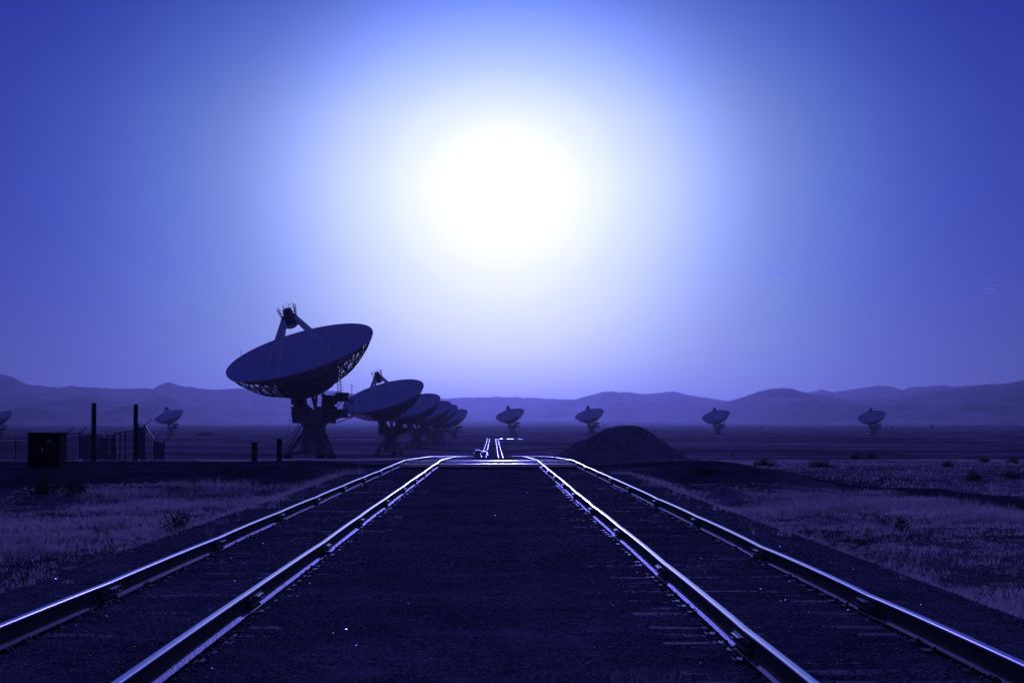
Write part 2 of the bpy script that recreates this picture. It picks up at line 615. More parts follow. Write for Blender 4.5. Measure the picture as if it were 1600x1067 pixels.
mountain('hills', [(-420, 640), (-250, 626), (-100, 636), (0, 641), (64, 638), (102, 629), (127, 618.5), (155, 618), (175, 623),
                   (200, 630), (225, 628), (245, 621), (257, 618), (275, 624), (290, 632), (320, 643), (345, 650), (420, 657)], 9000, 1.3, 2200, 1600)
mountain('mountain_range', [(-700, 596), (-420, 604), (-300, 590), (-100, 580), (0, 584), (20, 588), (45, 601), (95, 606), (110, 603), (140, 605),
                            (175, 607), (240, 607), (252, 602), (258, 598), (268, 597), (278, 602), (285, 604), (300, 604), (325, 609),
                            (380, 607), (440, 606), (530, 611), (545, 616), (600, 622), (640, 628), (700, 642)], 13500, 4.7)
mountain('mountain_range', [(480, 636), (600, 626), (698, 622), (733, 620.5), (780, 620), (830, 621), (880, 624), (900, 624), (960, 630), (1010, 642)], 19000, 8.2)
mountain('mountain_range', [(700, 652), (760, 640), (830, 634), (880, 628), (897, 624), (925, 617), (945, 612), (965, 612), (985, 613), (1010, 616),
                            (1035, 613), (1052, 612), (1068, 615), (1090, 620), (1110, 622), (1150, 628), (1210, 642)], 15000, 2.9)
mountain('mountain_range', [(1060, 648), (1110, 634), (1150, 624), (1185, 612), (1205, 607), (1225, 606), (1240, 608), (1265, 614), (1300, 620),
                            (1330, 624), (1360, 622), (1410, 623), (1440, 614), (1500, 606), (1540, 601), (1580, 598), (1600, 593), (1700, 582),
                            (1900, 592), (2200, 600)], 11000, 6.1)
mountain('mountain_range', [(1170, 630), (1265, 613), (1285, 609), (1305, 613), (1330, 608), (1370, 603), (1392, 603), (1410, 609), (1425, 605),
                            (1480, 601), (1490, 604), (1540, 600.5), (1600, 600), (1750, 606)], 17000, 9.4)

# ------------------------------------------------------------------ haze: the air over the plain


def build_haze():
    b = MB()
    b.box((-22000, -250, -30), (22000, 28500, 470))
    m = bpy.data.materials.new('haze')
    m.use_nodes = True
    t = m.node_tree
    t.nodes.clear()
    pv = t.nodes.new('ShaderNodeVolumePrincipled')
    pv.inputs['Color'].default_value = (0.38, 0.38, 0.40, 1)
    pv.inputs['Density'].default_value = 5e-5
    pv.inputs['Anisotropy'].default_value = 0.76
    o = t.nodes.new('ShaderNodeOutputMaterial')
    t.links.new(pv.outputs[0], o.inputs['Volume'])
    tag(b.build('haze', m), 'thin pale haze lying over the whole plain', 'haze', kind='stuff')


build_haze()


def cirrus(px, py, lpx, hpx, tilt, Y, seed, label):
    r = random.Random(seed)
    s = Y / F_PX
    c = Vector(((px - VPX) * s, Y, CAM_Z + (HOR - py) * s))
    root = empty('cirrus_cloud', c)
    m = bpy.data.materials.new('cirrus')
    n = 6
    for k in range(n):
        o = Vector(((k - n / 2 + r.uniform(-.2, .2)) * lpx / n * s * 0.95, (k - n / 2) * 260, (-(k - n / 2) * lpx / n * tilt + r.uniform(-.4, .4) * hpx) * s))
        L, h = lpx / n * s * r.uniform(1.0, 1.9), hpx * s * r.uniform(0.10, 0.24)
        prof = [(h * math.sin(a), -L * math.cos(a)) for a in np.linspace(0.05, math.pi - 0.05, 9)]
        rot = Matrix.Translation(o) @ Matrix.Rotation(math.pi / 2 + tilt, 4, 'Y')
        b = MB()
        b.lathe(prof, 10, rot, cap0=True, cap1=True)
        b.build('wisp', m, root)
    m.use_nodes = True
    t = m.node_tree
    t.nodes.clear()
    pv = t.nodes.new('ShaderNodeVolumePrincipled')
    pv.inputs['Color'].default_value = (0.9, 0.9, 0.9, 1)
    pv.inputs['Density'].default_value = 0.016
    pv.inputs['Anisotropy'].default_value = 0.6
    t.links.new(pv.outputs[0], t.nodes.new('ShaderNodeOutputMaterial').inputs['Volume'])
    tag(root, label, 'cloud', 'thin cirrus clouds')


cirrus(1222, 424, 76, 9, -0.12, 20000, 1, 'thin long cloud streak in the middle of the right-hand sky')
cirrus(1556, 432, 44, 5, -0.08, 20000, 2, 'short thin cloud streak near the right edge, upper of two')
cirrus(1548, 455, 52, 6, 0.09, 20000, 3, 'short bright cloud streak near the right edge, lower of two')

# ------------------------------------------------------------------ railway tracks
RAILS = {'left': (-3.68, -2.18), 'right': (1.87, 3.35)}
H = [(0.070, -0.170), (0.070, -0.160), (0.030, -0.147), (0.012, -0.134), (0.009, -0.062), (0.016, -0.047), (0.0295, -0.039),
     (0.0315, -0.016), (0.0295, -0.008), (0.025, -0.0028), (0.016, -0.0006), (0.0, 0.0)]
PROF = H + [(-x, z) for x, z in H[-2::-1]]
HEADZ = -0.02


def rail_mesh(name, path, foot='rail_foot', head='rail_top'):
    """sweep the rail profile along a list of (x,y,z) points"""
    b = MB()
    n = len(PROF)
    vs = []
    for x, y, z in path:
        for px, pz in PROF:
            vs.append((x + px, y, z + pz))
    fs, mi = [], []
    for i in range(len(path) - 1):
        for k in range(n - 1):
            a, c = i * n + k, (i + 1) * n + k
            fs.append((a, a + 1, c + 1, c))
            mi.append(0 if min(PROF[k][1], PROF[k + 1][1]) > HEADZ else (2 if max(PROF[k][1], PROF[k + 1][1]) < -0.14 else 1))
        fs.append((i * n + n - 1, i * n, (i + 1) * n, (i + 1) * n + n - 1))
        mi.append(1)
    fs.append(tuple(range(n)))
    mi.append(1)
    o = (len(path) - 1) * n
    fs.append(tuple(range(o, o + n))[::-1])
    mi.append(1)
    b.v, b.f, b.m = vs, fs, mi
    return b.mesh(name, [M[head], M['rail_side'], M[foot]])


def tie_mesh(seed):
    r = random.Random(seed)
    b = MB()
    L, W, T = 1.32, 0.115, 0.17
    n = 9
    vs, fs = [], []
    prof = [(-W, -T), (-W, -0.02), (-W + 0.018, 0), (W - 0.018, 0), (W, -0.02), (W, -T)]
    for i in range(n):
        x = -L + 2 * L * i / (n - 1)
        for y, z in prof:
            vs.append((x + r.uniform(-.006, .006), y + r.uniform(-.008, .008), z + (r.uniform(-.010, .003) if z > -.1 else 0)))
    m = len(prof)
    for i in range(n - 1):
        for k in range(m):
            a, c = i * m + k, i * m + (k + 1) % m
            fs.append((a, c, c + m, a + m))
    fs.append(tuple(range(m))[::-1])
    fs.append(tuple(range((n - 1) * m, n * m)))
    b.add(vs, fs)
    return b.mesh('tie', M['tie'])


def plate_mesh(seed):
    r = random.Random(seed)
    b = MB()
    w = r.uniform(0.125, 0.165)
    b.box((-w, -0.08, 0), (-0.072, 0.08, 0.016))
    b.box((0.072, -0.08, 0), (w, 0.08, 0.016))
    b.box((-0.072, -0.0799, 0), (0.072, 0.0799, 0.008))
    for sx in (-1, 1):
        for y, xx in ((-0.055, 0.085), (0.05, 0.088), (0.06, 0.14)):
            if r.random() < 0.4:
                continue
            x = sx * xx
            h = r.uniform(0.024, 0.045)
            b.box((x - 0.011, y - 0.011, 0.0161), (x + 0.011, y + 0.011, h), 1, taper=0.8)
            b.box((x - 0.016 - 0.006 * sx, y - 0.015, h + 0.0002), (x + 0.016 - 0.006 * sx, y + 0.015, h + 0.009), 1, taper=0.7)
    me = b.mesh('tie_plate', [M['plate'] if r.random() < 0.6 else M['rail_side'], M['rail_side']])
    return me


def joint_mesh():
    b = MB()
    for s in (-1, 1):
        b.bar((s * 0.024, -0.42, -0.085), (s * 0.024, 0.42, -0.085), 0.022, 0.068)
        b.bar((s * 0.040, -0.42, -0.118), (s * 0.040, 0.42, -0.118), 0.05, 0.012)
        for y in (-0.34, -0.2, -0.07, 0.07, 0.2, 0.34):
            b.tube((s * 0.035, y, -0.086), (s * 0.062, y, -0.086), 0.019, 6)
    # flat cap strip bridging the gap under the head
    b.box((0.034, -0.2, -0.055), (0.062, 0.2, -0.045), 1)
    b.box((0.068, -0.17, -0.060), (0.085, 0.17, -0.052), 1)
    b.box((-0.062, -0.2, -0.055), (-0.034, 0.2, -0.045), 1)
    b.box((-0.085, -0.17, -0.060), (-0.068, 0.17, -0.052), 1)
    return b.mesh('joint_bar', [M['plate'], M['edge']])


TIES = [tie_mesh(k) for k in range(5)]
PLATE = [plate_mesh(k) for k in range(9)]
JOINT = joint_mesh()
CROSS0, CROSS1 = 66.0, 71.9


def build_track(side, label):
    root = empty('railway_track', ((RAILS[side][0] + RAILS[side][1]) / 2, 40, -0.2))
    tag(root, label, 'railway track', 'twin railway tracks')
    cx, cy, cz = root.location
    r = random.Random(11 if side == 'left' else 23)
    for ri, rx in enumerate(RAILS[side]):
        # joints every 6.6 m or so, each dipped and a little out of line
        yj = [-6 + r.uniform(0, 5)]
        while yj[-1] < 74:
            yj.append(yj[-1] + r.uniform(6.0, 7.2))
        off = [r.uniform(-0.016, 0.016) for _ in yj]
        dip = [r.uniform(-0.017, -0.004) for _ in yj]

        def pt(y):
            ox = float(np.interp(y, yj, off))
            k = min(abs(y - j) for j in yj)
            j = min(range(len(yj)), key=lambda q: abs(y - yj[q]))
            dz = dip[j] * math.exp(-k / 1.1)
            return rx + ox, dz
        for a, c in zip(yj[:-1], yj[1:]):
            ys = np.linspace(a + 0.004, c - 0.004, 10)
            path = []
            for y in ys:
                x, dz = pt(y)
                path.append((x - cx, y - cy, float(rail_z(y)) + dz - cz))
            shiny = r.random() < (0.8 if ri == (1 if side == 'left' else 0) else 0.12)
            link('rail', rail_mesh('rail', path, 'rail_foot' if shiny else 'rail_side'), root)
        for y in yj[1:-1]:
            x, dz = pt(y)
            if y > 7 and not CROSS0 - 1 < y < CROSS1 + 1:
                link('joint_bar', JOINT, root, (x - cx, y - cy, dz - cz))
        far = np.concatenate([np.linspace(yj[-1] + 0.01, 240, 40), np.geomspace(245, 1185, 60)])
        path = []
        for y in far:
            wob = 0.05 * math.sin(y * 0.045 + rx) * (y > 150)
            path.append((rx + wob + off[-1] * (y < 80) - cx, y - cy, float(rail_z(y)) - cz))
        link('rail', rail_mesh('rail', path, 'rail_side', 'rail_far'), root)
    y = 6.2
    k = 0
    while y < 73.0:
        if not CROSS0 - 0.2 < y < CROSS1 + 0.2:
            t = link('tie', TIES[k % 5], root, (r.uniform(-.05, .05), y - cy, -0.195 + r.uniform(-.012, .003) - cz))
            t.rotation_euler = (0, 0, r.uniform(-.02, .02))
            if y < 48:
                for rx in RAILS[side]:
                    link('tie_plate', r.choice(PLATE), t, (rx - cx - t.location.x, r.uniform(-.015, .015), (-0.004 if r.random() < 0.65 else -0.024) + r.uniform(-.006, .006) + (-0.192 - cz - t.location.z)))
        y += 0.52 + r.uniform(-.03, .03)
        k += 1
    return root


build_track('left', 'left-hand railway track, two shiny steel rails on gravel, nearer the dishes')
build_track('right', 'right-hand railway track, two shiny steel rails running past the gravel pile')

# level crossing
lc = empty('level_crossing', (-0.15, 69, -0.1))
tag(lc, 'flat level crossing with bright steel edges across both tracks', 'level crossing')
ox, oy, oz = lc.location


def deck(x0, x1):
    b = MB()
    b.box((x0 - ox, CROSS0 + 0.16 - oy, -0.2 - oz), (x1 - ox, CROSS1 - 0.16 - oy, -0.105 - oz))
    b.build('deck_panel', M['deck'], lc)
    for y in (CROSS0 + 0.07, CROSS1 - 0.07):
        n = max(2, int((x1 - x0) / 0.5))
        e = MB()
        for i in range(n):
            a = x0 + (x1 - x0) * i / n
            c = x0 + (x1 - x0) * (i + 1) / n
            z = -0.006 + random.uniform(-.004, .004)
            e.box((a - ox, y - 0.075 - oy, -0.13 - oz), (c - 0.006 - ox, y + 0.075 - oy, z - oz))
        e.build('steel_edge', M['edge'], lc)


for a, c in ((-3.53, -2.27), (-2.09, 1.78), (1.96, 3.21)):
    deck(a, c)

# packed road across the far end of the tracks, tilted and glossed to make glints
def far_road():
    rr = random.Random(4)
    b = MB()
    x = -19.0
    while x < 25:
        w = rr.uniform(1.0, 3.5)
        t = math.tan(R((rr.choice((0.3, 0.5, 0.8, 1.2)) if not 3 < x < 13 else rr.choice((1.0, 3.0, 3.7)))))
        zb = float(ground(x, 1190, False)) if abs(x) > 9 else float(rail_z(1190)) - 0.05
        d = rr.uniform(1.0, 3.5)
        z0, z1 = zb + 0.05, zb + 0.05 + d * t
        b.add([(x, 1188, z0), (x + w, 1188, z0), (x + w, 1188 + d, z1), (x, 1188 + d, z1), (x, 1190 + d, z0 - 0.5), (x + w, 1190 + d, z0 - 0.5)],
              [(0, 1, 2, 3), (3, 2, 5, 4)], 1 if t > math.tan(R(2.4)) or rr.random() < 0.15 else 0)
        x += w
    tag(b.build('road', [M['road'], M['glint']]), kind='structure')


far_road()

# ------------------------------------------------------------------ dirt road


def build_road():
    ctr = [(-80, 70.5), (-40, 70), (-20, 69.2), (-6, 69), (4, 69), (9, 69.3), (12.5, 67.5), (15, 63.5), (16.3, 57), (16.6, 48), (16.2, 38), (16, 25), (17, 5), (18, -20)]
    pts = []
    for i in range(len(ctr) - 1):
        a = Vector(ctr[max(i - 1, 0)])
        p = Vector(ctr[i])
        q = Vector(ctr[i + 1])
        d = Vector(ctr[min(i + 2, len(ctr) - 1)])
        for s in np.linspace(0, 1, 14)[:-1]:
            s2, s3 = s * s, s ** 3
            pts.append(0.5 * ((2 * p) + (q - a) * s + (2 * a - 5 * p + 4 * q - d) * s2 + (3 * p - a - 3 * q + d) * s3))
    V, fs = [], []
    nx = 7
    for i, p in enumerate(pts):
        t = (pts[min(i + 1, len(pts) - 1)] - pts[max(i - 1, 0)]).normalized()
        nn = Vector((-t.y, t.x))
        w = 2.7 + 0.5 * float(vnoise(i * 0.9, 4.0))
        for k in range(nx):
            s = -1 + 2 * k / (nx - 1)
            q = p + nn * s * w
            inside = -4.6 < q.x < 4.3
            V.append((q.x, q.y, gz(q.x, q.y) + (0.03 if abs(s) < 0.9 else -0.03) + 0.012 * math.cos(s * 9)))
    fs = []
    for i in range(len(pts) - 1):
        mx = (V[i * nx][0] + V[(i + 1) * nx + nx - 1][0]) / 2
        if -4.3 < mx < 4.0:
            continue
        for k in range(nx - 1):
            a = i * nx + k
            fs.append((a, a + 1, a + 1 + nx, a + nx))
    b = MB()
    b.add(V, fs)
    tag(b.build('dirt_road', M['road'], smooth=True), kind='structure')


build_road()

# ------------------------------------------------------------------ gravel pile and small mound


def heap(name, cx, cy, rx, ry, h, plateau, seed, material, label, cat, rough=0.08):
    n = 90
    g = np.linspace(-1.15, 1.15, n)
    X, Y = np.meshgrid(g, g)
    d = np.sqrt(X ** 2 + Y ** 2)
    ang = np.arctan2(Y, X)
    d = d * (1 + 0.05 * np.sin(ang * 3 + seed) + 0.03 * np.sin(ang * 7 + seed * 2))
    q = (1 - d) / (1 - plateau)
    hh = h * np.where(q < 0.9, np.clip(q, -0.35, 1.0), 0.9 + 0.1 * np.tanh((np.maximum(q, 0.9) - 0.9) / 0.1))
    k = np.clip((1 - d) / (1 - plateau), 0, 1)
    hh = hh - 0.06 * h * sstep(k, 0.9, 1.0) * (1 - k)
    wx, wy = X * rx, Y * ry
    hh = hh + rough * (fbm(wx * 1.1 + seed, wy * 1.1, 4)) * sstep(k, 0, 0.3) + 0.3 * rough * fbm(wx * 6, wy * 6 + seed, 3)
    z0 = gz(cx, cy)
    Z = hh + np.where(hh < 0, 0, 0) + (ground(cx + wx, cy + wy) - z0) * (1 - k)
    v = np.stack([wx, wy, Z], -1).reshape(-1, 3)
    idx = np.arange(n * n).reshape(n, n)
    f = np.stack([idx[:-1, :-1], idx[:-1, 1:], idx[1:, 1:], idx[1:, :-1]], -1).reshape(-1, 4)
    o = link(name, np_mesh(name, v, f, material, True), None, (cx, cy, z0))
    return tag(o, label, cat)


heap('gravel_pile', 7.0, 92, 3.85, 3.3, 1.86, 0.27, 2.0, M['pile'], 'large dark gravel heap with a flat top beside the right track', 'gravel pile', 0.11)
mx_, my_ = at_px(1131, 773)
heap('dirt_mound', mx_, my_, 0.75, 0.6, 0.34, 0.1, 5.0, M['pile'], 'small low dirt mound in the grass below the large gravel heap', 'dirt mound', 0.05)

# ------------------------------------------------------------------ radio telescopes
rc_px = (468, 549)
D1 = 286.0
c1 = Vector(((rc_px[0] - VPX) / F_PX * D1, D1, CAM_Z + (HOR - rc_px[1]) / F_PX * D1))
to_cam = (Vector((0, 0, CAM_Z)) - c1).normalized()
right = to_cam.cross(Vector((0, 0, -1))).normalized()
right = Vector((0, 0, 1)).cross(to_cam).normalized()
upv = to_cam.cross(right).normalized()
N = (right * -0.284 + upv * 0.925 + to_cam * 0.256).normalized()
MAJ = (right - N * right.dot(N)).normalized()
# image roll: choose the in-plane axis that shows as the long axis of the rim
MAJ = N.cross(to_cam).normalized()
if MAJ.dot(right) < 0:
    MAJ = -MAJ
MIN = N.cross(MAJ).normalized()
AX_H = 9.9          # height of the elevation axis above the ground
RIM_D = 8.75        # rim plane from the elevation axis
el_f = Vector((N.x, N.y, 0)).normalized()       # forward, horizontally
el_e = Vector((el_f.y, -el_f.x, 0))             # along the elevation axis
DISH = Matrix((MAJ, MIN, N)).transposed().to_4x4()
DISH.translation = Vector((0, 0, AX_H)) + N * RIM_D        # origin at the centre of the rim
YOKE = Matrix((el_e, el_f, Vector((0, 0, 1)))).transposed().to_4x4()
RAD, DEPTH = 12.5, 4.34


def dz_(r):
    return -DEPTH * (1 - (r / RAD) ** 2)


def make_telescope():
    root = empty('radio_telescope')
    D = DISH
    # reflector: concave face and convex back, a rolled rim
    b = MB()
    rs = [0.3, 1.2, 2.4, 3.6, 4.8, 6.0, 7.2, 8.4, 9.6, 10.6, 11.4, 12.0, 12.5]
    prof = [(r, dz_(r)) for r in rs] + [(12.56, 0.02), (12.58, -0.14), (12.45, -0.16)] + [(r, dz_(r) - 0.12) for r in rs[-2::-1]]
    b.lathe(prof, 96, D, cap0=True, cap1=True)
    refl = b.build('reflector', M['paint'], root, smooth=True)
    # panel seam ribs on the face
    b = MB()
    for k in range(16):
        t = 2 * math.pi * (k + 0.5) / 16
        for r0, r1 in zip(rs[2:-1], rs[3:]):
            p = [D @ Vector((r * math.cos(t), r * math.sin(t), dz_(r) + 0.012)) for r in (r0, r1)]
            b.bar(p[0], p[1], 0.035, 0.02, N)
    b.build('panel_seam', M['truss'], refl)
    # backing trusses
    BACK = [(12.4, -0.3), (11.1, -2.05), (9.6, -3.55), (8.0, -4.75), (6.4, -5.5), (5.2, -6.1)]
    nr = 28
    for k in range(nr):
        t = 2 * math.pi * k / nr
        ct_, st_ = math.cos(t), math.sin(t)
        q = lambda r, z: D @ Vector((r * ct_, r * st_, z))
        b = MB()
        top = [(r, dz_(r) - 0.16) for r, _ in BACK]
        for i in range(len(BACK) - 1):
            b.bar(q(*BACK[i]), q(*BACK[i + 1]), 0.13)
            b.bar(q(*top[i]), q(*top[i + 1]), 0.09)
            if i > 0:
                b.bar(q(*top[i]), q(*BACK[i]), 0.075)
            b.bar(q(*top[i]), q(*BACK[i + 1]), 0.075)
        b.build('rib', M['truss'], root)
    for j, (r, z) in enumerate(BACK[1:5]):
        b = MB()
        for k in range(nr):
            t0, t1 = 2 * math.pi * k / nr, 2 * math.pi * (k + 1) / nr
            p0 = D @ Vector((r * math.cos(t0), r * math.sin(t0), z))
            p1 = D @ Vector((r * math.cos(t1), r * math.sin(t1), z))
            b.bar(p0, p1, 0.10)
            r2, z2 = BACK[j]
            zt = dz_(r) - 0.16
            pt1 = D @ Vector((r * math.cos(t1), r * math.sin(t1), zt))
            p2 = D @ Vector((r2 * math.cos(t1), r2 * math.sin(t1), z2))
            b.bar(p0, pt1, 0.06)
            b.bar(p0, p2, 0.06)
        b.build('hoop', M['truss'], root)
    # solid hub under the vertex
    b = MB()
    b.lathe([(5.5, -3.55), (5.35, -5.0), (4.9, -6.2), (4.0, -6.9), (3.0, -7.3), (1.6, -7.5)], 28, D, cap1=True)
    b.build('hub', M['truss'], root)
    b = MB()
    for s in (-1, 1):                                  # elevation gear frame and bearing beams under the hub
        b.bar(Vector((0, 0, AX_H)) + el_e * s * 2.2 + N * 1.0, Vector((0, 0, AX_H)) + el_e * s * 3.3, 0.55)
        b.bar(Vector((0, 0, AX_H)) + el_e * s * 1.9 + N * 0.7 + el_f * 1.2, Vector((0, 0, AX_H - 2.6)) - el_f * 0.3, 0.4)
        b.bar(Vector((0, 0, AX_H)) + el_e * s * 1.9 + N * 0.7 - el_f * 1.9, Vector((0, 0, AX_H - 2.6)) - el_f * 0.8, 0.4)
        b.tube(Vector((0, 0, AX_H)) + el_e * s * 2.5, Vector((0, 0, AX_H)) + el_e * s * 4.5, 0.55, 12)
    nseg = 14
    prev = None
    for i in range(nseg + 1):
        a = math.radians(-70 + 140 * i / nseg)
        p = Vector((0, 0, AX_H)) - N * (2.75 * math.cos(a)) + N.cross(el_e) * (2.75 * math.sin(a))
        if prev is not None:
            b.bar(prev, p, 0.45, 0.35, el_e)
        prev = p
    b.build('elevation_gear', M['truss'], root)
    # feed legs, subreflector and its housing
    zt = 4.6
    for k in range(4):
        t = math.pi / 4 + k * math.pi / 2 + 0.06
        b = MB()
        p0 = D @ Vector((7.9 * math.cos(t), 7.9 * math.sin(t), dz_(7.9)))
        p1 = D @ Vector((1.15 * math.cos(t), 1.15 * math.sin(t), zt + 1.3))
        tang = D.to_3x3() @ Vector((-math.sin(t), math.cos(t), 0))
        b.bar(p0, p1, 0.66, 0.42, tang)
        for s in (0.5, 0.68):
            pass
        b.build('feed_leg', M['leg_paint'], root)
        b = MB()
        off = (D.to_3x3() @ Vector((math.cos(t), math.sin(t), 0.55))).normalized() * 0.33
        b.bar(p0.lerp(p1, 0.05) + off, p1 + off, 0.07)
        for s in np.linspace(0.1, 0.95, 9):
            b.bar(p0.lerp(p1, s) + off * 0.4, p0.lerp(p1, s) + off, 0.05)
        b.build('ladder_rail', M['truss'], root)
    b = MB()
    b.lathe([(0.12, 4.1), (0.65, 4.22), (1.1, 4.5), (1.38, 4.85), (1.4, 5.0), (1.0, 5.05)], 24, D, cap0=True, cap1=True)
    b.build('subreflector', M['paint'], root, smooth=False)
    b = MB()
    b.lathe([(1.3, 5.0), (1.42, 5.5), (1.3, 6.2), (0.85, 6.6), (0.72, 7.45), (0.5, 7.55)], 12, D, cap0=True, cap1=True)
    house = b.build('feed_housing', M['dark_steel'], root)
    b = MB()
    for z, r in ((6.6, 1.4), (7.2, 1.55), (7.8, 1.6)):
        for k in range(10):
            if k in (2, 3):
                continue
            t0, t1 = 2 * math.pi * k / 10, 2 * math.pi * (k + 1) / 10
            b.bar(D @ Vector((r * math.cos(t0), r * math.sin(t0), z)), D @ Vector((r * math.cos(t1), r * math.sin(t1), z)), 0.06)
    for k in range(10):
        t = 2 * math.pi * k / 10
        b.bar(D @ Vector((1.25 * math.cos(t), 1.25 * math.sin(t), 6.0)), D @ Vector((1.6 * math.cos(t), 1.6 * math.sin(t), 7.85)), 0.08)
    b.build('railing', M['truss'], house)
    b = MB()
    p = D @ Vector((-0.1, 0, 7.4))
    b.tube(p, p + Vector((0.0, 0, 1.5)), 0.03, 5)
    p = D @ Vector((-0.35, 0.3, 7.3))
    b.tube(p, p + Vector((-0.25, 0, 0.9)), 0.03, 5)
    p = D @ Vector((1.25, 0, 6.6))
    b.tube(p, p + N * 1.5, 0.06, 5)
    b.build('antenna_mast', M['dark_steel'], house)
    p = D @ Vector((-9.6, 8.0, 0.1))
    b = MB()
    b.tube(p, p + Vector((0, 0, 0.9)), 0.05, 5)
    b.build('rim_beacon', M['dark_steel'], root)
    # yoke: a U of two arms on a deep box
    Yk = YOKE
    b = MB()
    yb, ya = 6.0, AX_H + 0.75

    def prism(poly, y0, y1, inset=0.0):
        n = len(poly)
        vs = [Yk @ Vector((x, y0 + inset, z)) for x, z in poly] + [Yk @ Vector((x, y1 - inset, z)) for x, z in poly]
        fs = [tuple(range(n)), tuple(range(n, 2 * n))[::-1]]
        for k in range(n):
            k2 = (k + 1) % n
            fs.append((k, n + k, n + k2, k2))
        b.add(vs, fs)
    zc = AX_H - 1.15
    prism([(-3.25, yb), (-3.6, zc), (-2.4, zc), (-1.5, zc - 0.7), (1.5, zc - 0.7), (2.4, zc), (3.6, zc), (3.25, yb)], -1.8, 1.8)
    for sg in (-1, 1):
        prism([(sg * x, z) for x, z in ((3.61, zc), (3.75, ya), (2.85, ya), (2.7, zc + 0.002))][::sg], -1.15, 1.15)
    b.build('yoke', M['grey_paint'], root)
    for s in (-1, 1):
        b = MB()
        b.box((s * 3.81 if s > 0 else -4.75, -0.6, AX_H - 0.75), (4.75 if s > 0 else -3.81, 0.6, AX_H + 0.6), mtx=Yk)
        b.build('drive_housing', M['dark_steel'], root)
    # pedestal with its tripod legs
    b = MB()
    b.lathe([(2.35, 0.9), (2.1, 3.2), (1.9, 5.55), (2.2, 5.7), (2.2, 5.99)], 8, None, cap0=True, cap1=True)
    ped = b.build('pedestal', M['grey_paint'], root)
    b = MB()
    b.box((-0.5, -2.55, 1.1), (0.5, -2.2, 3.1))
    b.build('door', M['truss'], ped)
    for k in range(3):
        t = math.radians(200 + 120 * k)
        b = MB()
        foot = Vector((4.3 * math.cos(t), 4.3 * math.sin(t), 0.95))
        for s in (-0.8, 0.8):
            side = Vector((-math.sin(t), math.cos(t), 0)) * s
            b.bar(Vector((1.7 * math.cos(t), 1.7 * math.sin(t), 4.4)) + side, foot + side * 0.4, 0.32)
        b.bar(Vector((1.7 * math.cos(t), 1.7 * math.sin(t), 1.3)), foot, 0.7, 0.6)
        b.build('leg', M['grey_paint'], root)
        b = MB()
        b.box((foot.x - 0.8, foot.y - 0.8, -1.2), (foot.x + 0.8, foot.y + 0.8, 0.75), taper=0.85)
        b.build('pier', M['deck'], root)
    # stairs up the side
    b = MB()
    a0 = Vector((-4.8, -1.5, 0.4))
    a1 = Vector((-1.9, -1.6, 5.7))
    for s in (-0.45, 0.45):
        o = Vector((0.0, s, 0))
        b.bar(a0 + o, a1 + o, 0.1, 0.2)
        b.bar(a0 + o + Vector((0, 0, 1)), a1 + o + Vector((0, 0, 1)), 0.06)
    for s in np.linspace(0.02, 0.98, 20):
        p = a0.lerp(a1, s)
        b.box((p.x - 0.13, p.y - 0.45, p.z - 0.02), (p.x + 0.13, p.y + 0.45, p.z + 0.02))
    b.build('stairs', M['truss'], root)
    b = MB()
    b.tube((-5.0, -1.0, 0.2), (-3.5, -1.0, 8.7), 0.035, 5)
    b.build('guy_cable', M['dark_steel'], root)
    # service platforms behind the yoke, with cabinets, cage ladder and masts
    for z, x0, x1, y0, y1, hh in ((7.0, -7.0, -3.5, -1.9, 1.1, 0.95), (9.7, -7.2, -4.8, -1.9, 0.9, 1.0)):
        b = MB()
        b.box((x0, y0, z - 0.12), (x1, y1, z + 0.1), mtx=Yk)
        pl = b.build('platform', M['dark_steel'], root)
        b = MB()
        b.box((x0 + 0.5, y0 + 0.7, z + 0.1), (x1 - 0.5, y0 + 2.4, z + 1.35), mtx=Yk)
        b.box((x0 + 0.8, y0 + 2.6, z + 0.1), (x1 - 0.9, y0 + 3.2, z + 0.9), mtx=Yk)
        b.build('equipment_cabinet', M['dark_steel'], pl)
        b = MB()
        cs = [(x0, y0), (x1, y0), (x1, y1), (x0, y1)]
        for i in range(4):
            pa, pb = Vector((*cs[i], 0)), Vector((*cs[(i + 1) % 4], 0))
            for h_ in (0.6, 1.15):
                b.bar(Yk @ (pa + Vector((0, 0, z + h_))), Yk @ (pb + Vector((0, 0, z + h_))), 0.06)
            for s in np.linspace(0, 1, 4)[:-1]:
                p = pa.lerp(pb, s)
                b.bar(Yk @ (p + Vector((0, 0, z))), Yk @ (p + Vector((0, 0, z + 1.15))), 0.06)
        b.build('railing', M['truss'], pl)
    b = MB()
    pts = [((-3.3, -1.2, 6.2), (-7.0, -1.7, 9.6)), ((-3.3, 1.0, 6.2), (-7.0, 0.8, 9.6)), ((-3.2, -1.2, 5.9), (-6.8, -1.7, 6.9)),
           ((-3.2, 1.0, 5.9), (-6.8, 0.9, 6.9)), ((-6.8, -1.8, 7.1), (-5.0, -1.8, 9.6)), ((-6.9, -1.8, 7.1), (-7.1, -1.8, 9.6)), ((-5.2, 0.9, 7.1), (-5.2, 0.8, 9.6)),
           ((-5.0, -0.6, 9.8), (-4.3, -0.9, 13.4)), ((-5.7, -0.6, 9.8), (-5.0, -0.9, 13.4))]
    for p, q in pts:
        b.bar(Yk @ Vector(p), Yk @ Vector(q), 0.11)
    for s in np.linspace(0.05, 0.95, 8):
        b.bar(Yk @ Vector(pts[7][0]).lerp(Vector(pts[7][1]), s), Yk @ Vector(pts[8][0]).lerp(Vector(pts[8][1]), s), 0.06)
        b.bar(Yk @ Vector(pts[7][0]).lerp(Vector(pts[7][1]), s) + N * 0.0, Yk @ (Vector(pts[8][0]).lerp(Vector(pts[8][1]), s) + Vector((0, -0.7, 0.2))), 0.05)
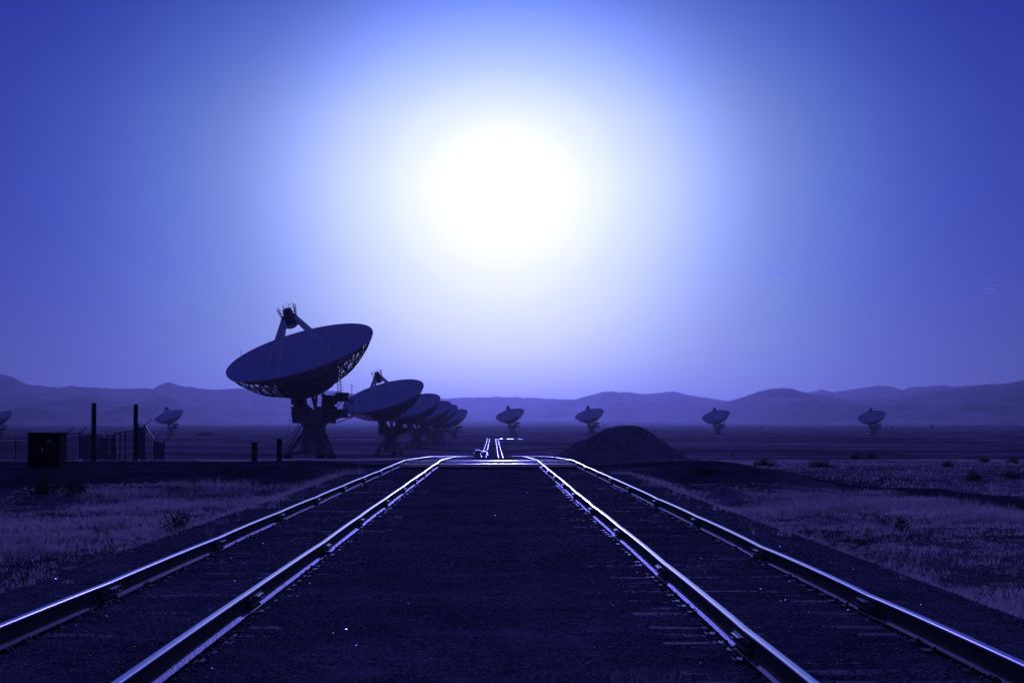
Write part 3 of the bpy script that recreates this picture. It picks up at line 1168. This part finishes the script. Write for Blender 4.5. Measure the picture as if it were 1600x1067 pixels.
    b.build('ladder', M['truss'], root)
    b = MB()
    p = Yk @ Vector((-7.0, -1.6, 9.8))
    b.tube(p, p + Vector((0, 0, 2.6)), 0.05, 6)
    b.bar(p + Vector((-0.3, 0, 2.4)), p + Vector((0.3, 0, 2.4)), 0.06)
    b.build('antenna_mast', M['dark_steel'], root)
    return root


proto = make_telescope()
RC = N * RIM_D + Vector((0, 0, AX_H))      # rim centre relative to the base


def spot(px, py, Y):
    """base of a telescope whose rim centre shows at a photo pixel"""
    c = Vector(((px - VPX) / F_PX * Y, Y, CAM_Z + (HOR - py) / F_PX * Y))
    return c - RC


TEL = [
    (468, 549, 286, 'biggest and nearest white radio telescope dish, left of the tracks', 'row'),
    (599, 618, 519, 'second dish of the receding row, overlapping just right of the biggest one', 'row'),
    (642, 633.5, 712, 'third dish of the receding row, between the second and the fourth', 'row'),
    (668, 641.5, 872, 'fourth dish of the receding row, mostly hidden by the third', 'row'),
    (682, 645, 990, 'fifth dish of the receding row, squeezed behind the fourth', 'row'),
    (704, 650, 1230, 'last dish of the receding row, nearest to the far tracks', 'row'),
    (796.6, 647.2, 1468, 'small far dish standing right of the far track end', 'far'),
    (921, 647, 1480, 'small far dish rising behind the gravel heap', 'far'),
    (1118.6, 649.3, 1534, 'small far dish between the gravel heap and the rightmost dish', 'far'),
    (1363, 650, 1534, 'rightmost small dish, alone on the right of the plain', 'far'),
    (265, 649, 1483, 'small far dish just right of the tall round poles', 'far'),
    (-1, 651, 1470, 'far dish cut by the left edge of the picture', 'far'),
]
for i, (px, py, Y, lab, g) in enumerate(TEL):
    o = proto if i == 0 else copy_tree(proto)
    o.location = spot(px, py, Y)
    tag(o, lab, 'radio telescope', 'radio telescopes in the receding row' if g == 'row' else 'far radio telescopes on the plain')

# ------------------------------------------------------------------ yard on the left: poles, posts, cabinet, fence


def round_pole(px, ytop, Y, r, label):
    X = (px - VPX) / F_PX * Y
    zg = gz(X, Y)
    zt = CAM_Z + (HOR - ytop) / F_PX * Y
    root = empty('steel_pole', (X, Y, zg))
    tag(root, label, 'pole', 'tall round poles by the fence')
    b = MB()
    b.lathe([(r, -0.3), (r, zt - zg - r)], 16)
    b.build('shaft', M['wood'], root, smooth=True)
    b = MB()
    b.lathe([(r, zt - zg - r)] + [(r * math.cos(a), zt - zg - r + r * math.sin(a)) for a in np.linspace(0.2, 1.5, 6)], 16, cap1=True)
    b.build('rounded_cap', M['wood'], root, smooth=True)


round_pole(149, 629, 76, 0.105, 'tall round-topped pole left of its twin, in front of the fence')
round_pole(214, 631, 76, 0.095, 'tall round-topped pole nearer the big dish, in front of the fence')


def short_post(px, ytop, ybot, Y, w, label):
    X = (px - VPX) / F_PX * Y
    zg = gz(X, Y)
    zt = CAM_Z + (HOR - ytop) / F_PX * Y
    b = MB()
    h = zt - zg
    b.lathe([(w / 2, -0.3), (w / 2 * 0.97, h * 0.5), (w / 2, h - 0.03), (w / 2 - 0.02, h), (w / 4, h + 0.004)], 14, cap1=True)
    tag(b.build('wooden_post', M['wood'], None, loc=(X, Y, zg)), label, 'post', 'short posts beside the crossing road')


short_post(399, 690.5, 726, 71, 0.25, 'short thick wooden post, left one of the pair below the big dish')
short_post(437.5, 685, 722, 74, 0.23, 'short thick wooden post, right one of the pair below the big dish')


def P(px, py, Y):
    return Vector(((px - VPX) / F_PX * Y, Y, CAM_Z + (HOR - py) / F_PX * Y))


# cabinet
ca = P(77, 700, 65)
zg = gz(ca.x, 65)
cab = empty('equipment_cabinet', (ca.x, 65, zg))
tag(cab, 'dark box-shaped equipment cabinet standing by the fence on the left', 'cabinet')
w2 = 26 / F_PX * 65
hs = P(0, 675.5, 65).z - zg
b = MB()
b.box((-w2 + 0.04, -0.5, -0.3), (w2 - 0.04, 0.4, hs - 0.06))
b.build('wall', M['cabinet'], cab)
b = MB()
b.box((-w2, -0.56, hs - 0.06), (w2, 0.46, hs))
b.build('roof', M['cabinet'], cab)
b = MB()
b.box((-0.5, -0.53, 0.08), (0.02, -0.502, hs - 0.14))
dr = b.build('door', M['cabinet'], cab)
b = MB()
b.box((-0.06, -0.57, 0.62), (-0.02, -0.532, 0.76))
b.build('handle', M['galv'], dr)
b = MB()
b.box((0.1, -0.55, hs - 0.42), (0.3, -0.503, hs - 0.26))
b.box((0.36, -0.55, hs - 0.5), (0.46, -0.503, hs - 0.38))
b.build('meter_box', M['dark_steel'], cab)


def fence(name, label, nodes, arms, barbs=None, gates=()):
    """nodes: (px, top py, Y); bottom follows the ground"""
    n0 = P(*nodes[0])
    root = empty(name, (n0.x, n0.y, gz(n0.x, n0.y)))
    tag(root, label, 'fence')
    o = root.location.copy()
    tops = [P(*n) for n in nodes]
    bots = [Vector((p.x, p.y, gz(p.x, p.y) - 0.02)) for p in tops]
    for i, (t, bt) in enumerate(zip(tops, bots)):
        b = MB()
        b.tube(bt - o - Vector((0, 0, 0.25)), t - o + Vector((0, 0, 0.05)), 0.05, 8)
        post = b.build('post', M['dark_steel'], root)
        if i in arms:
            b = MB()
            b.bar(t - o, t - o + Vector((0.40, 0.1, 0.40)), 0.06, 0.05)
            b.build('barbed_arm', M['dark_steel'], post)
    for i in range(len(tops) - 1):
        t0, t1, b0, b1 = tops[i] - o, tops[i + 1] - o, bots[i] - o, bots[i + 1] - o
        mtl = M['galv'] if i in gates else M['dark_steel']
        b = MB()
        b.bar(t0, t1, 0.05, 0.06)
        b.build('top_rail', mtl, root)
        b = MB()
        b.bar(b0 + Vector((0, 0, 0.12)), b1 + Vector((0, 0, 0.12)), 0.04, 0.05)
        b.build('bottom_rail', mtl, root)
        # diamond mesh of thin wires
        L = (b1 - b0).length
        hgt = max((t0 - b0).length, (t1 - b1).length)
        b = MB()
        step = 0.13
        k = -int(hgt / step) - 1
        while k * step < L:
            for d in (1, -1):
                # wire from (s0,0) to (s0+hgt*d, hgt) clipped to panel
                s0 = k * step if d == 1 else k * step + hgt
                ends = []
                for u in np.linspace(0, 1, 13):
                    s = s0 + d * u * hgt
                    if 0 <= s <= L:
                        q = s / L
                        lim = (t0.z - b0.z) * (1 - q) + (t1.z - b1.z) * q
                        if u * hgt <= lim:
                            base = b0.lerp(b1, q)
                            ends.append(base + Vector((0, 0, u * hgt)))
                if len(ends) > 1:
                    b.bar(ends[0], ends[-1], 0.034)
            k += 1
        if b.f:
            b.build('wire_mesh', M['wire'], root)
    if barbs:
        for dzv in (0.18, 0.36, 0.52):
            b = MB()
            rr = random.Random(int(dzv * 100))
            for i in range(len(tops) - 1):
                a, c = tops[i] - o, tops[i + 1] - o
                b.bar(a + Vector((0, 0, dzv)), c + Vector((0, 0, dzv)), 0.012)
                m = int((c - a).length / 0.22)
                for q in range(m):
                    p = a.lerp(c, (q + rr.random()) / m) + Vector((0, 0, dzv))
                    b.bar(p - Vector((0.02, 0, 0.05)), p + Vector((0.03, 0, 0.06)), 0.014)
            b.build('barbed_wire', M['wire'], root)
    return root


fence('chain_link_fence', 'low chain link fence running left of the equipment cabinet, barbed wire on top',
      [(-130, 686, 108), (-75, 686, 108), (-25, 686, 108), (28, 685.5, 108), (52, 685, 108)], (), True)
fence('chain_link_fence', 'chain link fence with slanted arms behind the two tall round poles',
      [(88, 683, 103), (106, 679, 102), (127, 677, 102), (161, 680.5, 101), (170, 680.5, 100.7), (179, 680, 100.5), (182, 678, 100), (190, 676.5, 100), (198, 675, 100), (214, 672.5, 100), (217, 662, 99.5),
       (228, 664.5, 99), (243, 687, 99), (258, 690.5, 98.5)], (0, 1, 2, 11, 12, 13), None, (3, 10, 12))

# ------------------------------------------------------------------ vehicles far down the line


def wheel(b, x, y, z, r, w):
    b.tube((x - w / 2, y, z), (x + w / 2, y, z), r, 14)


def build_truck():
    Y = 575
    X = (746.5 - VPX) / F_PX * Y
    z = gz(X, Y)
    root = empty('service_truck', (X, Y, z))
    tag(root, 'dark service truck with pale rear windows parked left of the far tracks', 'truck')
    b = MB()
    b.box((-1.1, -2.6, 0.5), (1.1, 2.6, 1.35))
    b.box((-1.02, -1.0, 1.352), (1.02, 1.2, 2.3), taper=0.88)
    body = b.build('body', M['vehicle'], root)
    for k in range(4):
        b = MB()
        x = -0.84 + k * 0.44
        b.box((x, -1.03, 1.5), (x + 0.36, -0.92, 2.1))
        b.build('window', M['glass'], body)
    for sx in (-1, 1):
        for y in (-1.7, 1.7):
            b = MB()
            wheel(b, sx * 0.95, y, 0.4, 0.4, 0.28)
            b.build('wheel', M['rubber'], root)
        b = MB()
        b.box((sx * 0.8 - 0.15, -2.66, 0.95), (sx * 0.8 + 0.15, -2.603, 1.15))
        b.build('tail_lamp', M['glass'], root)


def build_cart():
    Y = 560
    X = -2.7
    z = float(rail_z(Y))
    root = empty('rail_cart', (X, Y, z))
    tag(root, 'dark maintenance cart with a glinting cage standing on the far left track', 'rail cart')
    b = MB()
    b.box((-1.3, -2.4, 0.45), (1.3, 2.4, 0.85))
    b.box((-1.1, -0.6, 0.852), (0.5, 2.2, 1.9))
    b.build('body', M['vehicle'], root)
    b = MB()
    for x in (0.6, 1.25):
        b.bar((x, -1.5, 0.85), (x, -1.5, 2.5), 0.14)
        b.bar((x, 1.5, 0.85), (x, 1.5, 2.5), 0.14)
    b.box((0.5, -1.7, 2.5), (1.35, 1.7, 2.62))
    b.box((0.62, -1.6, 1.75), (1.2, -1.5, 2.2))
    b.build('cage', M['dark_steel'], root)
    for sx in (-0.72, 0.72):
        for y in (-1.5, 1.5):
            b = MB()
            wheel(b, sx, y, 0.26, 0.26, 0.14)
            b.build('wheel', M['dark_steel'], root)


build_truck()
build_cart()

# ------------------------------------------------------------------ shrubs


def shrub_meshes(seed, nleaf=700):
    r = np.random.default_rng(seed)
    u = r.normal(size=(nleaf, 3))
    u /= np.linalg.norm(u, axis=1, keepdims=True)
    rad = r.random(nleaf) ** 0.45
    lump = 1 + 0.35 * fbm(u[:, 0] * 2 + seed, u[:, 1] * 2 + u[:, 2], 2)
    p = u * (rad * lump)[:, None]
    p[:, 2] = np.abs(p[:, 2]) * 1.0
    s = r.uniform(0.05, 0.11, nleaf)
    a = r.normal(size=(nleaf, 3))
    a /= np.linalg.norm(a, axis=1, keepdims=True)
    c = np.cross(a, r.normal(size=(nleaf, 3)))
    c /= np.linalg.norm(c, axis=1, keepdims=True)
    V = np.stack([p - a * s[:, None], p + c * s[:, None] * 0.5, p + a * s[:, None], p - c * s[:, None] * 0.5], 1).reshape(-1, 3)
    f = np.arange(nleaf * 4).reshape(-1, 4)
    leaf = np_mesh('foliage', V, f, M['leaf'])
    b = MB()
    for k in range(14):
        q = p[r.integers(nleaf)]
        b.tube((0.05 * r.normal(), 0.05 * r.normal(), -0.08), q * 0.95, 0.022, 4, r2=0.008)
    return leaf, b.mesh('stem', M['twig'])


SHRUBS = [shrub_meshes(40 + k) for k in range(4)]


def shrub(px, py, wpx, hpx, label, k, Y=None):
    if Y is None:
        X, Y = at_px(px, py)
    else:
        X = (px - VPX) / F_PX * Y
    s = F_PX / Y
    root = empty('shrub', (X, Y, gz(X, Y) - 0.02))
    tag(root, label, 'shrub', 'dark shrubs scattered over the plain')
    root.scale = (wpx / s / 2, wpx / s / 2, hpx / s)
    root.rotation_euler = (0, 0, k * 1.7)
    link('foliage', SHRUBS[k % 4][0], root)
    link('stem', SHRUBS[k % 4][1], root)


for i, a in enumerate([
    (1195, 728, 40, 13, 'wide dark shrub nearest the right foot of the gravel heap'),
    (1282, 731, 46, 13, 'widest dark shrub in the row beyond the dirt road, below the third far dish'),
    (1338, 718, 28, 10, 'left one of two touching low shrubs below the rightmost dish'),
    (1362, 717, 26, 10, 'right one of two touching low shrubs below the rightmost dish'),
    (1481, 730, 20, 12, 'upright dark shrub right of the rightmost dish, beyond the road'),
    (1522, 749, 30, 14, 'dark rounded shrub close above the dirt road at far right'),
    (1580, 747, 36, 13, 'dark shrub at the right edge of the picture, beyond the road'),
    (1538, 722, 22, 9, 'small farther shrub above the rounded one at far right'),
    (1584, 723, 22, 9, 'small farther shrub at the right edge of the picture'),
    (1408, 829, 30, 22, 'dark upright shrub in the grass between the right track and the dirt road'),
    (1380, 823, 34, 12, 'low flat shrub touching the upright one between track and road'),
    (1345, 852, 24, 10, 'low shrub nearest the right track in the right-hand grass'),
    (282, 829, 52, 32, 'largest dark shrub in the grass left of the tracks'),
    (160, 838, 36, 14, 'low dark shrub in the middle of the left-hand grass'),
    (75, 772, 60, 36, 'tall dark shrub below the equipment cabinet at the foot of the bank'),
    (120, 772, 44, 26, 'dark shrub just right of the tall one below the equipment cabinet'),
    (1100, 742, 34, 14, 'dark shrub on the bank at the right end of the gravel heap'),
    (1144, 713, 6, 5, 'tiny lone bush beyond the gravel heap, left of the wide shrubs'),
]):
    shrub(*a, i)
for i, (px, w, h, Y, lab) in enumerate([
    (1457, 9, 7, 3300, 'tallest of the far bushes near the foot of the right mountains'),
    (1444, 14, 4, 3300, 'low far bush clump just left of the tallest far bush'),
    (1190, 7, 5, 3600, 'tiny far bush standing alone right of the third far dish'),
    (1395, 7, 4, 3500, 'tiny far bush right of the rightmost dish'),
    (322, 40, 6, 1500, 'long dark far thicket right of the small far dish at the poles'),
]):
    shrub(px, 0, w, h, lab, 30 + i, Y)

# ------------------------------------------------------------------ grass, weeds and ballast stones (uncountable)


def in_view(x, y, m=3.0):
    return np.abs(x - 30 / F_PX * y) < 0.305 * y + m


def blades(name, x, y, h, w, lean, material, label, cat):
    n = len(x)
    z = ground(x, y)
    a = rng.uniform(0, 2 * np.pi, n)
    dx, dy = np.cos(a), np.sin(a)
    la = rng.uniform(0, 2 * np.pi, n)
    lx, ly = np.cos(la) * lean * h, np.sin(la) * lean * h
    base = np.stack([x, y, z - 0.02], -1)
    sidev = np.stack([dx * w, dy * w, np.zeros(n)], -1)
    mid = base + np.stack([lx * 0.35, ly * 0.35, h * 0.6], -1)
    tip = base + np.stack([lx, ly, h], -1)
    V = np.stack([base - sidev, base + sidev, mid + sidev * 0.7, tip, mid - sidev * 0.7], 1).reshape(-1, 3)
    i = np.arange(n)[:, None] * 5
    f = np.concatenate([i + np.array([[0, 1, 2]]), i + np.array([[0, 2, 4]]), i + np.array([[4, 2, 3]])])
    o = link(name, np_mesh(name, V, f, material))
    return tag(o, label, cat, kind='stuff')


def field(n, y0, y1, xin):
    y = np.sqrt(rng.uniform(y0 ** 2, y1 ** 2, n))
    x = rng.uniform(-1, 1, n) * (0.33 * y + 3)
    x = x + 30 / F_PX * y
    keep = (np.abs(x + 0.15) > xin + 0.9 * vnoise(y * 0.8, x * 0 + 9) + rng.exponential(0.55, n))
    dens = fbm(x * 0.3, y * 0.28, 4)
    keep &= rng.random(n) < np.clip(0.50 + 0.62 * dens + 0.45 * fbm(x * 1.6, y * 1.1, 3), 0.06, 1)
    # not on the road and its bank
    rd = (np.abs(x - np.interp(y, [0, 25, 38, 48, 57, 64, 67.5], [17.2, 16, 16.2, 16.6, 16.3, 15, 12.5])) < rng.normal(2.4, 0.5, n)) & (y < 68)
    bank = (y > 60) & (y < 74) & (x < 13)
    keep &= ~rd & ~bank
    return x[keep], y[keep]


tx, ty = field(150000, 14, 62, 4.9)
k = 4
bx = np.repeat(tx, k) + rng.normal(0, 0.035, len(tx) * k)
by = np.repeat(ty, k) + rng.normal(0, 0.035, len(tx) * k)
hh = np.repeat(rng.uniform(0.05, 0.17, len(tx)) * (1 + 0.9 * np.clip(fbm(tx * 0.3, ty * 0.3, 2), -0.6, 1.2)), k) * rng.uniform(0.6, 1.2, len(bx))
blades('grass', bx, by, hh, rng.uniform(0.004, 0.009, len(bx)), 0.6, M['grass'], 'short dry grass covering the fields beside the tracks', 'grass')
tx, ty = field(90000, 62, 190, 7.0)
bx = np.repeat(tx, 2) + rng.normal(0, 0.1, len(tx) * 2)
by = np.repeat(ty, 2) + rng.normal(0, 0.1, len(tx) * 2)
blades('grass', bx, by, rng.uniform(0.05, 0.17, len(bx)), rng.uniform(0.008, 0.02, len(bx)), 0.6, M['grass'], 'sparser dry grass on the plain beyond the crossing road', 'grass')
# weeds between the rails, bottom right
wx, wy = [], []
for _ in range(26):
    cx_, cy_ = rng.uniform(0.7, 1.6), rng.uniform(9.4, 11.2)
    m = rng.integers(14, 40)
    wx.append(cx_ + rng.normal(0, 0.035, m))
    wy.append(cy_ + rng.normal(0, 0.035, m))
wx, wy = np.concatenate(wx), np.concatenate(wy)
blades('weeds', wx, wy, rng.uniform(0.08, 0.24, len(wx)), rng.uniform(0.002, 0.005, len(wx)), 0.7, M['weed'], 'thin weeds growing in the gravel between the tracks at bottom', 'weeds')


def stones(n, y0, y1, xl, s0, s1, seed):
    r = np.random.default_rng(seed)
    y = y0 * (y1 / y0) ** r.random(n)
    x = r.uniform(-xl, xl, n) - 0.15
    spill = r.random(n) < 0.12
    x = np.where(spill, np.sign(x) * (4.6 + np.abs(r.normal(0, 0.8, n))) - 0.15, x)
    keep = in_view(x, y, 1.5)
    for rx in (*RAILS['left'], *RAILS['right']):
        keep &= np.abs(x - rx) > 0.062
    keep &= ~((y > CROSS0 - 0.1) & (y < CROSS1 + 0.1))
    x, y = x[keep], y[keep]
    n = len(x)
    oc = np.array([[1, 0, 0], [-1, 0, 0], [0, 1, 0], [0, -1, 0], [0, 0, 1], [0, 0, -1]], float)
    s = r.uniform(s0, s1, n) * (1 + 0.5 * (r.random(n) < 0.05))
    V = oc[None] * (s[:, None, None] * r.uniform(0.6, 1.3, (n, 6, 1))) + r.normal(0, 0.25, (n, 6, 3)) * s[:, None, None]
    a = r.uniform(0, 2 * np.pi, n)
    ca_, sa_ = np.cos(a)[:, None], np.sin(a)[:, None]
    X = V[..., 0] * ca_ - V[..., 1] * sa_
    Y = V[..., 0] * sa_ + V[..., 1] * ca_
    z = ground(x, y) + s * r.uniform(-0.25, 0.35, n)
    V = np.stack([X + x[:, None], Y + y[:, None], V[..., 2] * 0.7 + z[:, None]], -1).reshape(-1, 3)
    fo = np.array([[4, 0, 2], [4, 2, 1], [4, 1, 3], [4, 3, 0], [5, 2, 0], [5, 1, 2], [5, 3, 1], [5, 0, 3]])
    f = (np.arange(n)[:, None, None] * 6 + fo[None]).reshape(-1, 3)
    return V, f


o = link('ballast_stones', np_mesh('ballast_stones', *stones(800, 7.5, 50, 5.0, 0.008, 0.024, 9), M['shiny_stone']))
tag(o, 'few glossy pale stones catching the light among the ballast', 'gravel', kind='stuff')
Va, fa = stones(130000, 7.5, 24, 5.0, 0.005, 0.016, 1)
Vb, fb = stones(60000, 20, 66, 5.0, 0.01, 0.026, 2)
o = link('ballast_stones', np_mesh('ballast_stones', np.concatenate([Va, Vb]), np.concatenate([fa, fb + len(Va)]), M['stone']))
tag(o, 'loose dark gravel ballast lying between and around the rails', 'gravel', kind='stuff')
